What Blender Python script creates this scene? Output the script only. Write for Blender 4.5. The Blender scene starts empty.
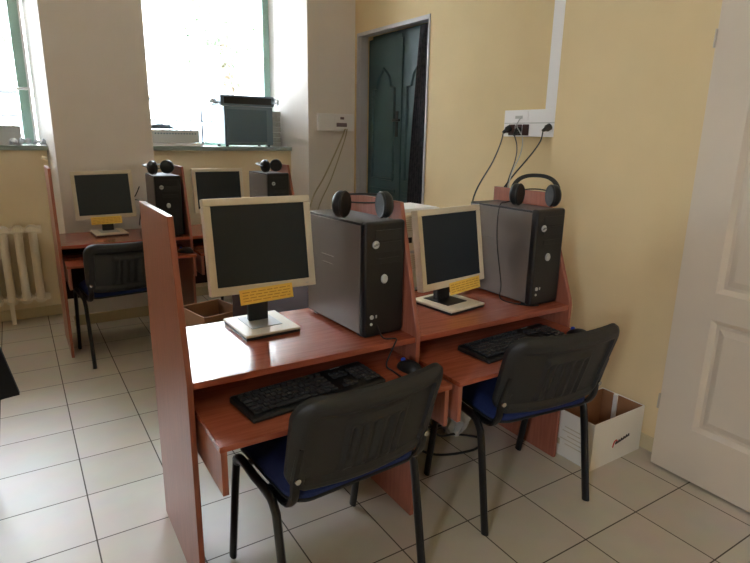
import bpy, bmesh, math, random
from mathutils import Vector, Matrix
random.seed(7)
S = bpy.context.scene
COL = S.collection
PI = math.pi

# ------------------------------------------------------------------ helpers
def lin(c):
    r = []
    for v in c:
        v = v / 255.0
        r.append(v / 12.92 if v <= 0.04045 else ((v + 0.055) / 1.055) ** 2.4)
    return (*r, 1.0)

def mat(name, rgb, rough=0.5, metal=0.0, var=0.0, scale=6.0, bump=0.0, bscale=80.0, stretch=None, rgb2=None, spec=0.5):
    m = bpy.data.materials.new(name); m.use_nodes = True
    nt = m.node_tree; b = nt.nodes['Principled BSDF']
    b.inputs['Base Color'].default_value = lin(rgb)
    b.inputs['Roughness'].default_value = rough
    b.inputs['Metallic'].default_value = metal
    b.inputs['Specular IOR Level'].default_value = spec
    tc = nt.nodes.new('ShaderNodeTexCoord'); src = tc.outputs['Object']
    if stretch:
        mp = nt.nodes.new('ShaderNodeMapping'); mp.inputs['Scale'].default_value = stretch
        nt.links.new(src, mp.inputs['Vector']); src = mp.outputs['Vector']
    if var or rgb2:
        n = nt.nodes.new('ShaderNodeTexNoise'); n.inputs['Scale'].default_value = scale
        n.inputs['Detail'].default_value = 5
        nt.links.new(src, n.inputs['Vector'])
        rp = nt.nodes.new('ShaderNodeValToRGB')
        c2 = lin(rgb2) if rgb2 else tuple(min(1, x * (1 - var)) for x in lin(rgb)[:3]) + (1,)
        rp.color_ramp.elements[0].color = c2; rp.color_ramp.elements[0].position = 0.35
        rp.color_ramp.elements[1].color = lin(rgb); rp.color_ramp.elements[1].position = 0.65
        nt.links.new(n.outputs['Fac'], rp.inputs['Fac']); nt.links.new(rp.outputs['Color'], b.inputs['Base Color'])
    if bump:
        n2 = nt.nodes.new('ShaderNodeTexNoise'); n2.inputs['Scale'].default_value = bscale
        nt.links.new(tc.outputs['Object'], n2.inputs['Vector'])
        bp = nt.nodes.new('ShaderNodeBump'); bp.inputs['Strength'].default_value = bump; bp.inputs['Distance'].default_value = 0.004
        nt.links.new(n2.outputs['Fac'], bp.inputs['Height']); nt.links.new(bp.outputs['Normal'], b.inputs['Normal'])
    return m

def add_box(bm, c, s, bev=0.0, M=None, seg=2):
    t = bmesh.new(); bmesh.ops.create_cube(t, size=1.0)
    for v in t.verts: v.co = Vector((v.co.x * s[0], v.co.y * s[1], v.co.z * s[2]))
    if bev: bmesh.ops.bevel(t, geom=list(t.edges), offset=bev, segments=seg, profile=0.5, affect='EDGES')
    for v in t.verts:
        v.co += Vector(c)
        if M is not None: v.co = M @ v.co
    merge(bm, t)

def merge(bm, t):
    me = bpy.data.meshes.new('tmp'); t.to_mesh(me); t.free(); bm.from_mesh(me); bpy.data.meshes.remove(me)

def box2(bm, lo, hi, bev=0.0, M=None):
    add_box(bm, [(a + b) / 2 for a, b in zip(lo, hi)], [abs(b - a) for a, b in zip(lo, hi)], bev, M)

def add_prism(bm, poly, axis, a, b, bev=0.0, M=None):
    """poly: 2D points; axis 0 -> (y,z) extruded along x, 1 -> (x,z) along y, 2 -> (x,y) along z"""
    t = bmesh.new()
    def P(p, h):
        return (h, p[0], p[1]) if axis == 0 else (p[0], h, p[1]) if axis == 1 else (p[0], p[1], h)
    A = [t.verts.new(P(p, a)) for p in poly]; B = [t.verts.new(P(p, b)) for p in poly]
    n = len(poly); t.faces.new(A); t.faces.new(list(reversed(B)))
    for i in range(n): t.faces.new((A[i], B[i], B[(i + 1) % n], A[(i + 1) % n]))
    bmesh.ops.recalc_face_normals(t, faces=list(t.faces))
    if bev: bmesh.ops.bevel(t, geom=list(t.edges), offset=bev, segments=1, affect='EDGES')
    if M is not None:
        for v in t.verts: v.co = M @ v.co
    merge(bm, t)

def smooth_path(pts, sub=8):
    pts = [Vector(p) for p in pts]
    if len(pts) < 3: return pts
    out = []
    for i in range(len(pts) - 1):
        p0 = pts[max(i - 1, 0)]; p1 = pts[i]; p2 = pts[i + 1]; p3 = pts[min(i + 2, len(pts) - 1)]
        for k in range(sub):
            t = k / sub
            out.append(0.5 * ((2 * p1) + (p2 - p0) * t + (2 * p0 - 5 * p1 + 4 * p2 - p3) * t * t + (3 * p1 - p0 - 3 * p2 + p3) * t ** 3))
    out.append(pts[-1]); return out

def add_tube(bm, pts, r, n=8, smooth=True, ry=None, sub=8, up=None):
    path = smooth_path(pts, sub) if smooth else [Vector(p) for p in pts]
    t = bmesh.new(); rings = []; prev = Vector(up) if up else None
    for i, p in enumerate(path):
        d = (path[min(i + 1, len(path) - 1)] - path[max(i - 1, 0)]).normalized()
        if prev is None: prev = Vector((0, 0, 1)) if abs(d.z) < 0.9 else Vector((1, 0, 0))
        x = (prev - d * prev.dot(d)).normalized(); y = d.cross(x); prev = x
        rings.append([t.verts.new(p + x * (r * math.cos(2 * PI * k / n)) + y * ((ry or r) * math.sin(2 * PI * k / n))) for k in range(n)])
    for a, b in zip(rings, rings[1:]):
        for k in range(n): t.faces.new((a[k], a[(k + 1) % n], b[(k + 1) % n], b[k]))
    t.faces.new(list(reversed(rings[0]))); t.faces.new(rings[-1])
    bmesh.ops.recalc_face_normals(t, faces=list(t.faces)); merge(bm, t)

def add_lathe(bm, prof, M=None, n=24, sx=1.0, sy=1.0):
    t = bmesh.new(); rings = []
    for r, z in prof: rings.append([t.verts.new((r * sx * math.cos(2 * PI * k / n), r * sy * math.sin(2 * PI * k / n), z)) for k in range(n)])
    for a, b in zip(rings, rings[1:]):
        for k in range(n): t.faces.new((a[k], a[(k + 1) % n], b[(k + 1) % n], b[k]))
    t.faces.new(list(reversed(rings[0]))); t.faces.new(rings[-1])
    bmesh.ops.remove_doubles(t, verts=list(t.verts), dist=1e-6)
    bmesh.ops.recalc_face_normals(t, faces=list(t.faces))
    if M is not None:
        for v in t.verts: v.co = M @ v.co
    merge(bm, t)

def obj(name, bm, m, parent=None, smooth=True, loc=None):
    me = bpy.data.meshes.new(name); bm.to_mesh(me); bm.free()
    me.materials.append(m)
    if smooth:
        me.polygons.foreach_set('use_smooth', [True] * len(me.polygons))
        me.set_sharp_from_angle(angle=math.radians(35))
    o = bpy.data.objects.new(name, me); COL.objects.link(o)
    if smooth:
        wn = o.modifiers.new('weighted_normals', 'WEIGHTED_NORMAL'); wn.keep_sharp = True; wn.weight = 100
    if parent: o.parent = parent
    if loc: o.location = loc
    return o

def tag(o, label=None, cat=None, group=None, kind=None):
    if label: o['label'] = label
    if cat: o['category'] = cat
    if group: o['group'] = group
    if kind: o['kind'] = kind
    return o

def thing(name, label, cat, loc=(0, 0, 0), rz=0.0, group=None):
    o = bpy.data.objects.new(name, None); COL.objects.link(o); o.empty_display_size = 0.05
    o.location = loc; o.rotation_euler = (0, 0, rz)
    return tag(o, label, cat, group)

def dup(root, label, loc, rz=None, group=None):
    def cp(o, par):
        c = o.copy(); COL.objects.link(c)
        if par: c.parent = par
        for ch in [x for x in COL.objects if x.parent == o and x != c]: cp(ch, c)
        return c
    r = cp(root, None); r.location = loc; r['label'] = label
    if rz is not None: r.rotation_euler = (0, 0, rz)
    if group: r['group'] = group
    return r

def struct(name, bm, m, parent=None, smooth=False):
    o = obj(name, bm, m, parent, smooth)
    if not parent: o['kind'] = 'structure'
    return o

def B(): return bmesh.new()
def rotM(axis, deg): return Matrix.Rotation(math.radians(deg), 4, axis)
def T(*p): return Matrix.Translation(Vector(p))

def text_bm(bm, txt, size, M, depth=0.0006):
    cu = bpy.data.curves.new('t', 'FONT'); cu.body = txt; cu.size = size; cu.extrude = depth; cu.align_x = 'CENTER'; cu.align_y = 'CENTER'
    o = bpy.data.objects.new('t', cu); COL.objects.link(o)
    dg = bpy.context.evaluated_depsgraph_get(); me = bpy.data.meshes.new_from_object(o.evaluated_get(dg))
    me.transform(M); bm.from_mesh(me); bpy.data.meshes.remove(me); bpy.data.objects.remove(o); bpy.data.curves.remove(cu)

# ------------------------------------------------------------------ materials
M_wall = mat('cream_wall_paint', (222, 199, 155), 0.75, var=0.05, scale=2.5, bump=0.06, bscale=60, spec=0.25)
M_pillar = mat('pale_wall_paint', (234, 227, 221), 0.75, var=0.04, scale=2.5, bump=0.06, bscale=60, spec=0.25)
M_ceil = mat('ceiling_paint', (235, 230, 218), 0.8)
M_white = mat('white_door_paint', (212, 199, 182), 0.42, var=0.03, scale=3)
M_trim = mat('white_trim_plastic', (240, 238, 240), 0.4)
M_green = mat('green_window_paint', (156, 188, 178), 0.4)
M_sill = mat('grey_green_sill', (150, 163, 158), 0.4, var=0.1)
M_gdoor = mat('dark_green_door_paint', (66, 94, 100), 0.45, var=0.15, scale=4)
M_base = mat('baseboard_tile', (205, 188, 150), 0.35, var=0.1, scale=5)
M_wood = mat('cherry_laminate', (172, 94, 70), 0.2, spec=0.6, rgb2=(154, 80, 58), scale=5, stretch=(1.2, 14, 14))
M_woodv = mat('cherry_laminate_upright', (164, 99, 78), 0.32, rgb2=(148, 86, 67), scale=5, stretch=(14, 14, 1.2))
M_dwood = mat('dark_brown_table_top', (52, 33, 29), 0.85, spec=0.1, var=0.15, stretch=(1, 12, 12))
M_beige = mat('beige_plastic', (222, 212, 190), 0.42)
M_grey = mat('light_grey_plastic', (186, 188, 186), 0.45)
M_screen = mat('dark_screen', (36, 44, 52), 0.3, spec=0.3)
M_black = mat('black_plastic', (22, 23, 25), 0.38)
M_blackm = mat('black_grained_plastic', (33, 34, 35), 0.5, bump=0.15, bscale=300)
M_key = mat('black_key_plastic', (48, 50, 54), 0.42)
M_mark = mat('pale_print', (205, 208, 208), 0.5)
M_tower = mat('grey_painted_steel', (122, 114, 108), 0.38, metal=0.3, var=0.05, scale=3)
M_chrome = mat('chrome', (205, 205, 205), 0.2, metal=1.0)
M_blue = mat('blue_fabric', (26, 44, 98), 0.9, var=0.2, scale=250, bump=0.3, bscale=500)
M_navy = mat('black_fabric', (24, 25, 32), 0.9, var=0.2, scale=120)
M_leg = mat('black_enamel_tube', (18, 18, 20), 0.28)
M_yellow = mat('yellow_paper', (255, 214, 96), 0.6)
M_ink = mat('brown_ink', (206, 150, 56), 0.7)
M_card = mat('brown_cardboard', (158, 112, 74), 0.8, var=0.08, scale=20)
M_cardw = mat('white_printed_cardboard', (226, 222, 212), 0.6, var=0.03)
M_red = mat('red_print', (190, 50, 35), 0.6)
M_dink = mat('dark_print', (60, 48, 45), 0.6)
M_rad = mat('cream_radiator_enamel', (232, 222, 200), 0.4)
M_paper = mat('white_paper', (236, 236, 236), 0.7)
M_pipe = mat('pale_cable', (190, 178, 150), 0.5)
M_dgrey = mat('dark_grey_blue_plastic', (98, 118, 130), 0.35)
M_leaf = mat('tree_leaves', (140, 156, 126), 0.7, var=0.3, scale=3)
M_bark = mat('tree_bark', (90, 74, 60), 0.8)
M_iron = mat('fence_iron', (36, 38, 42), 0.5)
M_ground = mat('pale_street_paving', (190, 190, 188), 0.9, var=0.1)
M_facade = mat('pale_facade_render', (225, 222, 214), 0.9, var=0.05)
M_curt = mat('dark_patterned_cloth', (50, 44, 50), 0.9, rgb2=(24, 24, 30), scale=30)
M_plug = mat('dark_red_brown_socket', (74, 48, 46), 0.5)
M_bag = mat('pale_plastic_film', (206, 212, 220), 0.35, var=0.1)

# floor tiles
def floor_mat():
    m = bpy.data.materials.new('floor_tiles'); m.use_nodes = True; nt = m.node_tree; b = nt.nodes['Principled BSDF']
    b.inputs['Specular IOR Level'].default_value = 0.3
    tc = nt.nodes.new('ShaderNodeTexCoord'); mp = nt.nodes.new('ShaderNodeMapping')
    mp.inputs['Location'].default_value = (-0.1043 + 0.0025, -1.1244 + 0.0025, 0)
    nt.links.new(tc.outputs['Object'], mp.inputs['Vector'])
    br = nt.nodes.new('ShaderNodeTexBrick'); br.offset = 0.0; br.squash = 1.0
    br.inputs['Color1'].default_value = lin((214, 205, 190)); br.inputs['Color2'].default_value = lin((206, 196, 180))
    br.inputs['Mortar'].default_value = lin((92, 82, 72)); br.inputs['Scale'].default_value = 1.0
    br.inputs['Mortar Size'].default_value = 0.0028; br.inputs['Mortar Smooth'].default_value = 0.1
    br.inputs['Brick Width'].default_value = 0.321; br.inputs['Row Height'].default_value = 0.3212
    nt.links.new(mp.outputs['Vector'], br.inputs['Vector'])
    n = nt.nodes.new('ShaderNodeTexNoise'); n.inputs['Scale'].default_value = 7; n.inputs['Detail'].default_value = 6
    nt.links.new(tc.outputs['Object'], n.inputs['Vector'])
    mx = nt.nodes.new('ShaderNodeMix'); mx.data_type = 'RGBA'; mx.blend_type = 'MULTIPLY'; mx.inputs['Factor'].default_value = 0.22
    nt.links.new(br.outputs['Color'], mx.inputs['A']); nt.links.new(n.outputs['Color'], mx.inputs['B'])
    nt.links.new(mx.outputs['Result'], b.inputs['Base Color'])
    mr = nt.nodes.new('ShaderNodeMapRange'); mr.inputs['To Min'].default_value = 0.38; mr.inputs['To Max'].default_value = 0.7
    nt.links.new(br.outputs['Fac'], mr.inputs['Value']); nt.links.new(mr.outputs['Result'], b.inputs['Roughness'])
    bp = nt.nodes.new('ShaderNodeBump'); bp.inputs['Strength'].default_value = 0.4; bp.inputs['Distance'].default_value = 0.002; bp.invert = True
    nt.links.new(br.outputs['Fac'], bp.inputs['Height']); nt.links.new(bp.outputs['Normal'], b.inputs['Normal'])
    return m
M_floor = floor_mat()

def glass_mat():
    m = bpy.data.materials.new('window_glass'); m.use_nodes = True; nt = m.node_tree
    for n in list(nt.nodes):
        if n.type != 'OUTPUT_MATERIAL': nt.nodes.remove(n)
    out = [n for n in nt.nodes][0]
    tr = nt.nodes.new('ShaderNodeBsdfTransparent'); tr.inputs['Color'].default_value = (0.94, 0.97, 0.96, 1)
    gl = nt.nodes.new('ShaderNodeBsdfGlossy'); gl.inputs['Roughness'].default_value = 0.02
    fr = nt.nodes.new('ShaderNodeFresnel'); fr.inputs['IOR'].default_value = 1.45
    mx = nt.nodes.new('ShaderNodeMixShader')
    nt.links.new(fr.outputs['Fac'], mx.inputs['Fac']); nt.links.new(tr.outputs[0], mx.inputs[1]); nt.links.new(gl.outputs[0], mx.inputs[2])
    nt.links.new(mx.outputs[0], out.inputs['Surface']); return m
M_glass = glass_mat()

# ------------------------------------------------------------------ room shell
XW, XN, YN = 2.83, 2.53, 2.17     # door wall, protruding near wall, where it ends
YP, YB, YG = 4.85, 5.25, 5.75     # pillar fronts, niche backs, window plane
XL, YF, ZC = -2.7, -2.4, 3.3
ZS = 1.385
b = B(); box2(b, (XL - .1, YF - .1, -0.1), (3.4, 5.95, 0)); struct('floor', b, M_floor)
b = B(); box2(b, (XL - .1, YF - .1, ZC), (3.4, 5.95, ZC + .1)); struct('ceiling', b, M_ceil)
# window wall: pillars, parapets below the sills, lintels, one mesh
b = B()
add_prism(b, [(0.28, YP), (0.97, YP), (1.04, 5.9), (0.21, 5.9)], 2, 0, ZC)
add_prism(b, [(2.34, YP), (XW + .5, YP), (XW + .5, 5.9), (2.34, 5.9)], 2, 0, ZC)
add_prism(b, [(XL, YP), (-1.22, YP), (-1.15, 5.9), (XL, 5.9)], 2, 0, ZC)
struct('wall_back', b, M_pillar)
b = B(); box2(b, (-1.19, YB, 0), (0.245, 5.9, ZS - .035)); box2(b, (1.0, YB, 0), (2.34, 5.9, ZS - .035))
box2(b, (-1.2, YP + .1, 3.05), (0.26, 5.9, ZC)); box2(b, (0.99, YP + .1, 3.05), (2.34, 5.9, ZC))
struct('wall_back_parapet', b, mat('parapet_paint', (230, 213, 180), 0.75, var=0.05, scale=2.5, bump=0.06, bscale=60, spec=0.25))
# door wall (right, recessed) with doorway
D0, D1, DZ = 3.72, 4.79, 2.40
b = B(); box2(b, (XW, YN - .05, 0), (XW + .45, D0, ZC)); box2(b, (XW, D1, 0), (XW + .45, YP, ZC)); box2(b, (XW, D0, DZ), (XW + .45, D1, ZC))
struct('wall_right_far', b, M_wall)
b = B(); box2(b, (XN, YF, 0), (XW + .3, YN, ZC)); struct('wall_right', b, M_wall)
WA, WB, WZ0, WZ1 = -1.75, -0.95, 1.55, 2.75  # left wall opening added to let in fill light, out of view
b = B(); box2(b, (XL - .1, WB, 0), (XL, 5.9, ZC)); box2(b, (XL - .1, YF, 0), (XL, WA, ZC)); box2(b, (XL - .1, WA, 0), (XL, WB, WZ0)); box2(b, (XL - .1, WA, WZ1), (XL, WB, ZC))
struct('wall_left', b, M_wall)
b = B(); box2(b, (XL, YF - .1, 0), (3.0, YF, ZC)); struct('wall_front', b, M_wall)
# baseboards
b = B(); box2(b, (XN - .012, 1.345, 0), (XN, YN, .075), .002); struct('baseboard_right', b, M_base)
b = B(); box2(b, (-1.19, YB - .012, 0), (0.25, YB, .085), .002); box2(b, (0.27, YP - .012, 0), (0.98, YP, .085), .002); box2(b, (1.0, YB - .012, 0), (2.34, YB, .085), .002); box2(b, (2.34, YP - .012, 0), (XW, YP, .085), .002)
struct('baseboard_back', b, M_base)
# sills
for i, (x0, x1) in enumerate(((-1.21, 0.262), (0.985, 2.34))):
    b = B(); box2(b, (x0, YB - .03, ZS - .035), (x1, 5.72, ZS), .004); struct('trim_%d' % (i + 1), b, M_sill)
# windows
def window(n, x0, x1, side):
    z0, z1, w = ZS, 3.05, (.085 if side else .062)
    b = B()
    box2(b, (x0, YG - .03, z0), (x0 + w, YG + .04, z1), .004); box2(b, (x1 - w, YG - .03, z0), (x1, YG + .04, z1), .004)
    box2(b, (x0 + w, YG - .03, z0), (x1 - w, YG + .04, z0 + .035), .004); box2(b, (x0 + w, YG - .03, z1 - w), (x1 - w, YG + .04, z1), .004)
    f = struct('window_%d' % n, b, M_green)
    b = B(); box2(b, (x0 + w - .005, YG, z0 + .03), (x1 - w + .005, YG + .006, z1 - w + .005)); obj('pane', b, M_glass, f, False)
    if side:
        b = B(); add_tube(b, [(x1 - .10, YG - .06, 1.83), (x1 - .03, YG - .06, 1.835), (x1 + .0, YG - .045, 1.835)], .011); add_tube(b, [(x1 - .03, YG - .06, 1.833), (x1 - .03, YG - .03, 1.833)], .012)
        obj('latch', b, M_trim, f)
        b = B(); box2(b, (x1 - .015, YG - .05, z0), (x1 + .004, YG - .03, z1)); obj('bead', b, M_trim, f)
    return f
window(1, -1.16, 0.2, True); window(2, 1.03, 2.335, False)
b = B(); fw = .05  # frame and pane of the added, unseen fill window
box2(b, (XL - .07, WA, WZ0), (XL - .02, WA + fw, WZ1), .003); box2(b, (XL - .07, WB - fw, WZ0), (XL - .02, WB, WZ1), .003); box2(b, (XL - .07, WA + fw, WZ0), (XL - .02, WB - fw, WZ0 + fw), .003); box2(b, (XL - .07, WA + fw, WZ1 - fw), (XL - .02, WB - fw, WZ1), .003)
w_fill = struct('window_3', b, M_green); b = B(); box2(b, (XL - .048, WA + .04, WZ0 + .04), (XL - .042, WB - .04, WZ1 - .04)); obj('pane', b, M_glass, w_fill, False)
# double green door set deep in the doorway
b = B()
for (y0, y1) in ((D0 - .012, D0 + .008), (D1 - .008, D1 + .012)): box2(b, (XW - .01, y0, 0), (XW + .02, y1, DZ + .012), .003)
box2(b, (XW - .01, D0 - .012, DZ - .02), (XW + .02, D1 + .012, DZ + .012), .003)
box2(b, (XW + .02, D1 - .012, 0), (XW + .10, D1 - .001, DZ), .003); box2(b, (XW + .02, D0 + .001, 0), (XW + .10, D0 + .012, DZ), .003); box2(b, (XW + .02, D0 + .012, DZ - .012), (XW + .10, D1 - .012, DZ - .001), .003)
dr = struct('door_2', b, mat('grey_white_frame_paint', (186, 184, 190), 0.5))
XD = XW + .11
b = B(); box2(b, (XD + .05, D0, 0), (XD + .07, D1, DZ)); obj('backing', b, M_gdoor, dr)
for s, (y0, y1) in enumerate(((D0 + .015, 4.235), (4.245, D1 - .015))):
    b = B(); box2(b, (XD, y0, .01), (XD + .045, y1, DZ - .04), .004); lf = obj('door_leaf', b, M_gdoor, dr)
    w = y1 - y0
    b = B()
    def ring(y0, y1, z0, z1, arch):
        pts = [(XD - .004, y0, z0), (XD - .004, y1, z0), (XD - .004, y1, z1)]
        if arch:
            ym = (y0 + y1) / 2
            pts += [(XD - .004, y1 - .06, z1 + .01), (XD - .004, y1 - .09, z1 + .1), (XD - .004, ym, z1 + .17), (XD - .004, y0 + .09, z1 + .1), (XD - .004, y0 + .06, z1 + .01)]
        pts += [(XD - .004, y0, z1), (XD - .004, y0, z0)]
        add_tube(b, pts, .016, 6, smooth=False)
    ring(y0 + .09, y1 - .09, 1.12, 1.92, True); ring(y0 + .09, y1 - .09, .18, .82, False)
    box2(b, (XD - .012, y0 + .05, .9), (XD, y1 - .05, .97), .004); box2(b, (XD - .012, y0 + .05, 1.0), (XD, y1 - .05, 1.03), .004)
    obj('moulding', b, M_gdoor, lf)
b = B(); box2(b, (XD - .014, 4.21, .1), (XD, 4.27, DZ - .08), .005); obj('meeting_strip', b, M_gdoor, dr)
b = B(); box2(b, (XD - .02, 4.25, 1.5), (XD - .012, 4.29, 1.72), .003); add_tube(b, [(XD - .02, 4.27, 1.64), (XD - .06, 4.27, 1.64), (XD - .06, 4.17, 1.64)], .011); obj('handle', b, M_black, dr)
b = B()
for k in range(13):
    y = D0 + .055 + .017 * k
    add_tube(b, [(XD - .06 + .012 * (k % 2), y, .1), (XD - .055 + .012 * (k % 2), y + .02, 1.0), (XD - .06 + .012 * (k % 2), D0 + .055 + .012 * k, 2.0 - .0 * k), (XD - .06, D0 + .055 + .009 * k, 2.36)], .016, 6)
tag(obj('door_curtain', b, M_curt), 'dark patterned curtain hanging at the near side of the green double door', 'curtain')
# white panelled door standing open against the near wall
XO = 2.42
b = B()
z1 = 2.12
YD1, YD0 = 1.305, 0.42
def panel(b, y0, y1, z0, z1):
    # raised field in a recessed surround
    for (lo, hi) in (((XO, y0, z0), (XO + .012, y0 + .02, z1)),): pass
st = [(YD0, YD0 + .16), (YD1 - .16, YD1)]
for (y0, y1) in st: box2(b, (XO, y0, .012), (XO + .045, y1, z1))
for (za, zb) in ((.012, .255), (.775, .89), (1.98, z1)): box2(b, (XO, YD0 + .16, za), (XO + .045, YD1 - .16, zb))
d1 = struct('door_1', b, M_white)
for (za, zb) in ((.255, .775), (.89, 1.98)):
    y0, y1 = YD0 + .16, YD1 - .16
    b = B()
    A = [(y0, za), (y1, za), (y1, zb), (y0, zb)]
    ins = lambda d: [(y0 + d, za + d), (y1 - d, za + d), (y1 - d, zb - d), (y0 + d, zb - d)]
    lv = [(0, 0.0), (.008, .006), (.02, .016), (.034, .016), (.06, .006)]
    t = bmesh.new(); rows = [[t.verts.new((XO + dx, p[0], p[1])) for p in ins(d)] for d, dx in lv]
    for r0, r1 in zip(rows, rows[1:]):
        for k in range(4): t.faces.new((r0[k], r0[(k + 1) % 4], r1[(k + 1) % 4], r1[k]))
    t.faces.new(rows[-1])
    merge(b, t); box2(b, (XO + .02, y0, za), (XO + .04, y1, zb)); obj('door_panel', b, M_white, d1, False)
b = B(); box2(b, (XO + .05, 1.255, 0), (XN, 1.335, 2.2), .004); box2(b, (XO + .05, .3, 2.13), (XN, 1.255, 2.2), .004); obj('door_frame', b, M_white, d1)
for z in (.33, 1.90):
    b = B(); add_tube(b, [(XO - .004, YD1 + .004, z - .035), (XO - .002, YD1 + .004, z + .035)], .005, 8, False); obj('hinge', b, mat('painted_hinge', (176, 166, 150), .5), d1)

# ------------------------------------------------------------------ outside
b = B(); box2(b, (-20, 5.95, -.3), (25, 40, -.2)); struct('ground', b, M_ground)
f = thing('iron_fence', 'iron railing fence with upright bars outside the window', 'fence', (0, 9.5, 0))
b = B()
for k in range(110): add_tube(b, [(-3 + .11 * k, 0, .9), (-3 + .11 * k, 0, 1.72)], .015, 5, False)
tag(obj('bars', b, M_iron, f), kind='stuff')
b = B(); box2(b, (-3, -.02, 1.98), (9.2, .02, 2.03)); box2(b, (-3, -.015, 1.68), (9.2, .015, 1.71)); box2(b, (-3, -.015, .95), (9.2, .015, .98)); obj('rail', b, M_iron, f)
for k in range(6):
    b = B(); box2(b, (-3 + 2.4 * k, -.03, -.2), (-2.94 + 2.4 * k, .03, 2.05)); obj('post', b, M_iron, f)
def tree(x, y, h, r, label):
    t = thing('street_tree', label, 'tree', (x, y, -.2))
    b = B(); add_tube(b, [(0, 0, 0), (.1, 0, h * .3), (0, .1, h * .7)], .16, 8); obj('trunk', b, M_bark, t)
    b = B(); tb = bmesh.new()
    for i in range(1200):
        while True:
            p = Vector((random.uniform(-1, 1), random.uniform(-1, 1), random.uniform(-1, 1)))
            if p.length < 1 and p.length > .35: break
        c = Vector((p.x * r, p.y * r, h * .72 + p.z * r * .95)); q = Matrix.Rotation(random.uniform(0, 6), 3, Vector((random.uniform(-1, 1), random.uniform(-1, 1), random.uniform(-1, 1))).normalized())
        s = random.uniform(.1, .22)
        tb.faces.new([tb.verts.new(c + q @ Vector(v)) for v in ((-s, 0, 0), (0, -s * .5, .02), (s, 0, 0), (0, s * .5, .02))])
    merge(b, tb); tag(obj('leaves', b, M_leaf, t, False), kind='stuff')
tree(-.7, 14, 5.6, 1.7, 'leafy street tree seen through the left window'); tree(5.6, 17, 6.0, 1.5, 'leafy street tree behind the fence in the larger window')
bd = thing('added_building', 'pale house front added across the street beyond the fence to cut low sky light', 'added_building', (0, 22, -.2))  # added to block low sky light that overlit the floor
b = B(); box2(b, (-14, 0, 0), (26, 8, 10.5)); obj('wall', b, M_facade, bd, False)
b = B(); add_prism(b, [(-.5, 10.5), (8.4, 10.5), (4, 13)], 0, -14.4, 26.4); obj('roof', b, mat('roof_tiles', (150, 110, 92), .8, var=.2), bd, False)
M_sash = mat('far_window_glass', (150, 165, 172), .15)
for fl in range(3):
    for k in range(9):
        b = B(); box2(b, (-11 + 4 * k, -.03, 1.2 + 3.2 * fl), (-9.7 + 4 * k, .02, 3.0 + 3.2 * fl)); wn = obj('window', b, M_trim, bd, False)
        b = B(); box2(b, (-10.92 + 4 * k, -.045, 1.28 + 3.2 * fl), (-9.78 + 4 * k, -.03, 2.92 + 3.2 * fl)); obj('pane', b, M_sash, wn, False)

# ------------------------------------------------------------------ desks
ZSH, ZT = 0.7735, 0.6752
DW, DD, HT, TH = 0.8425, 0.535, 1.265, 0.018
PXS = (0, .8425, 1.697)
def make_desk(label, loc, rz, ext):
    r = thing('double_computer_desk', label, 'desk', loc, rz, None)
    for k in range(3):
        tf = (.10, .135, .19)[k]
        prof = [(0, 0), (DD, 0), (DD, HT), (tf, HT), (0.006, ZSH + .03), (0, ZSH)]
        x = PXS[k]
        b = B(); add_prism(b, prof, 0, x, x + TH, .0012); obj('side_panel', b, M_woodv, r)
    for k in range(2):
        x0 = PXS[k] + TH + .001; x1 = PXS[k + 1] - .001
        b = B(); box2(b, (x0, .004, ZSH - .022), (x1, DD, ZSH), .0015); obj('shelf', b, M_wood, r)
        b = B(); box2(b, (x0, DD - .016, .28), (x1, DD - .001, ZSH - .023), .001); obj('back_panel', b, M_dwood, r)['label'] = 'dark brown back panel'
        e = ext[k]
        b = B(); box2(b, (x0 + .006, -e, ZT - .018), (x1 - .006, -e + .44, ZT), .0015); tr = obj('keyboard_tray', b, M_wood, r)
        for xs in (x0 + .010, x1 - .030):
            b = B(); box2(b, (xs, -e + .008, ZT - .158), (xs + .018, -e + .43, ZT - .0185), .0012); obj('tray_side', b, M_woodv, tr)
    return r
RZD = -0.0073
deskF = make_desk('cherry wood double computer desk in the foreground with two pulled out keyboard trays', (0.36, 1.5945, 0), RZD, (.2264, .2273))
deskB = make_desk('cherry wood double computer desk by the window wall at the back', (0.187, 4.12, 0), 0, (.18, .17))
def dk(u, v, z=ZSH):
    c, s = math.cos(RZD), math.sin(RZD); return (0.36 + c * u - s * v, 1.5945 + s * u + c * v, z)

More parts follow.
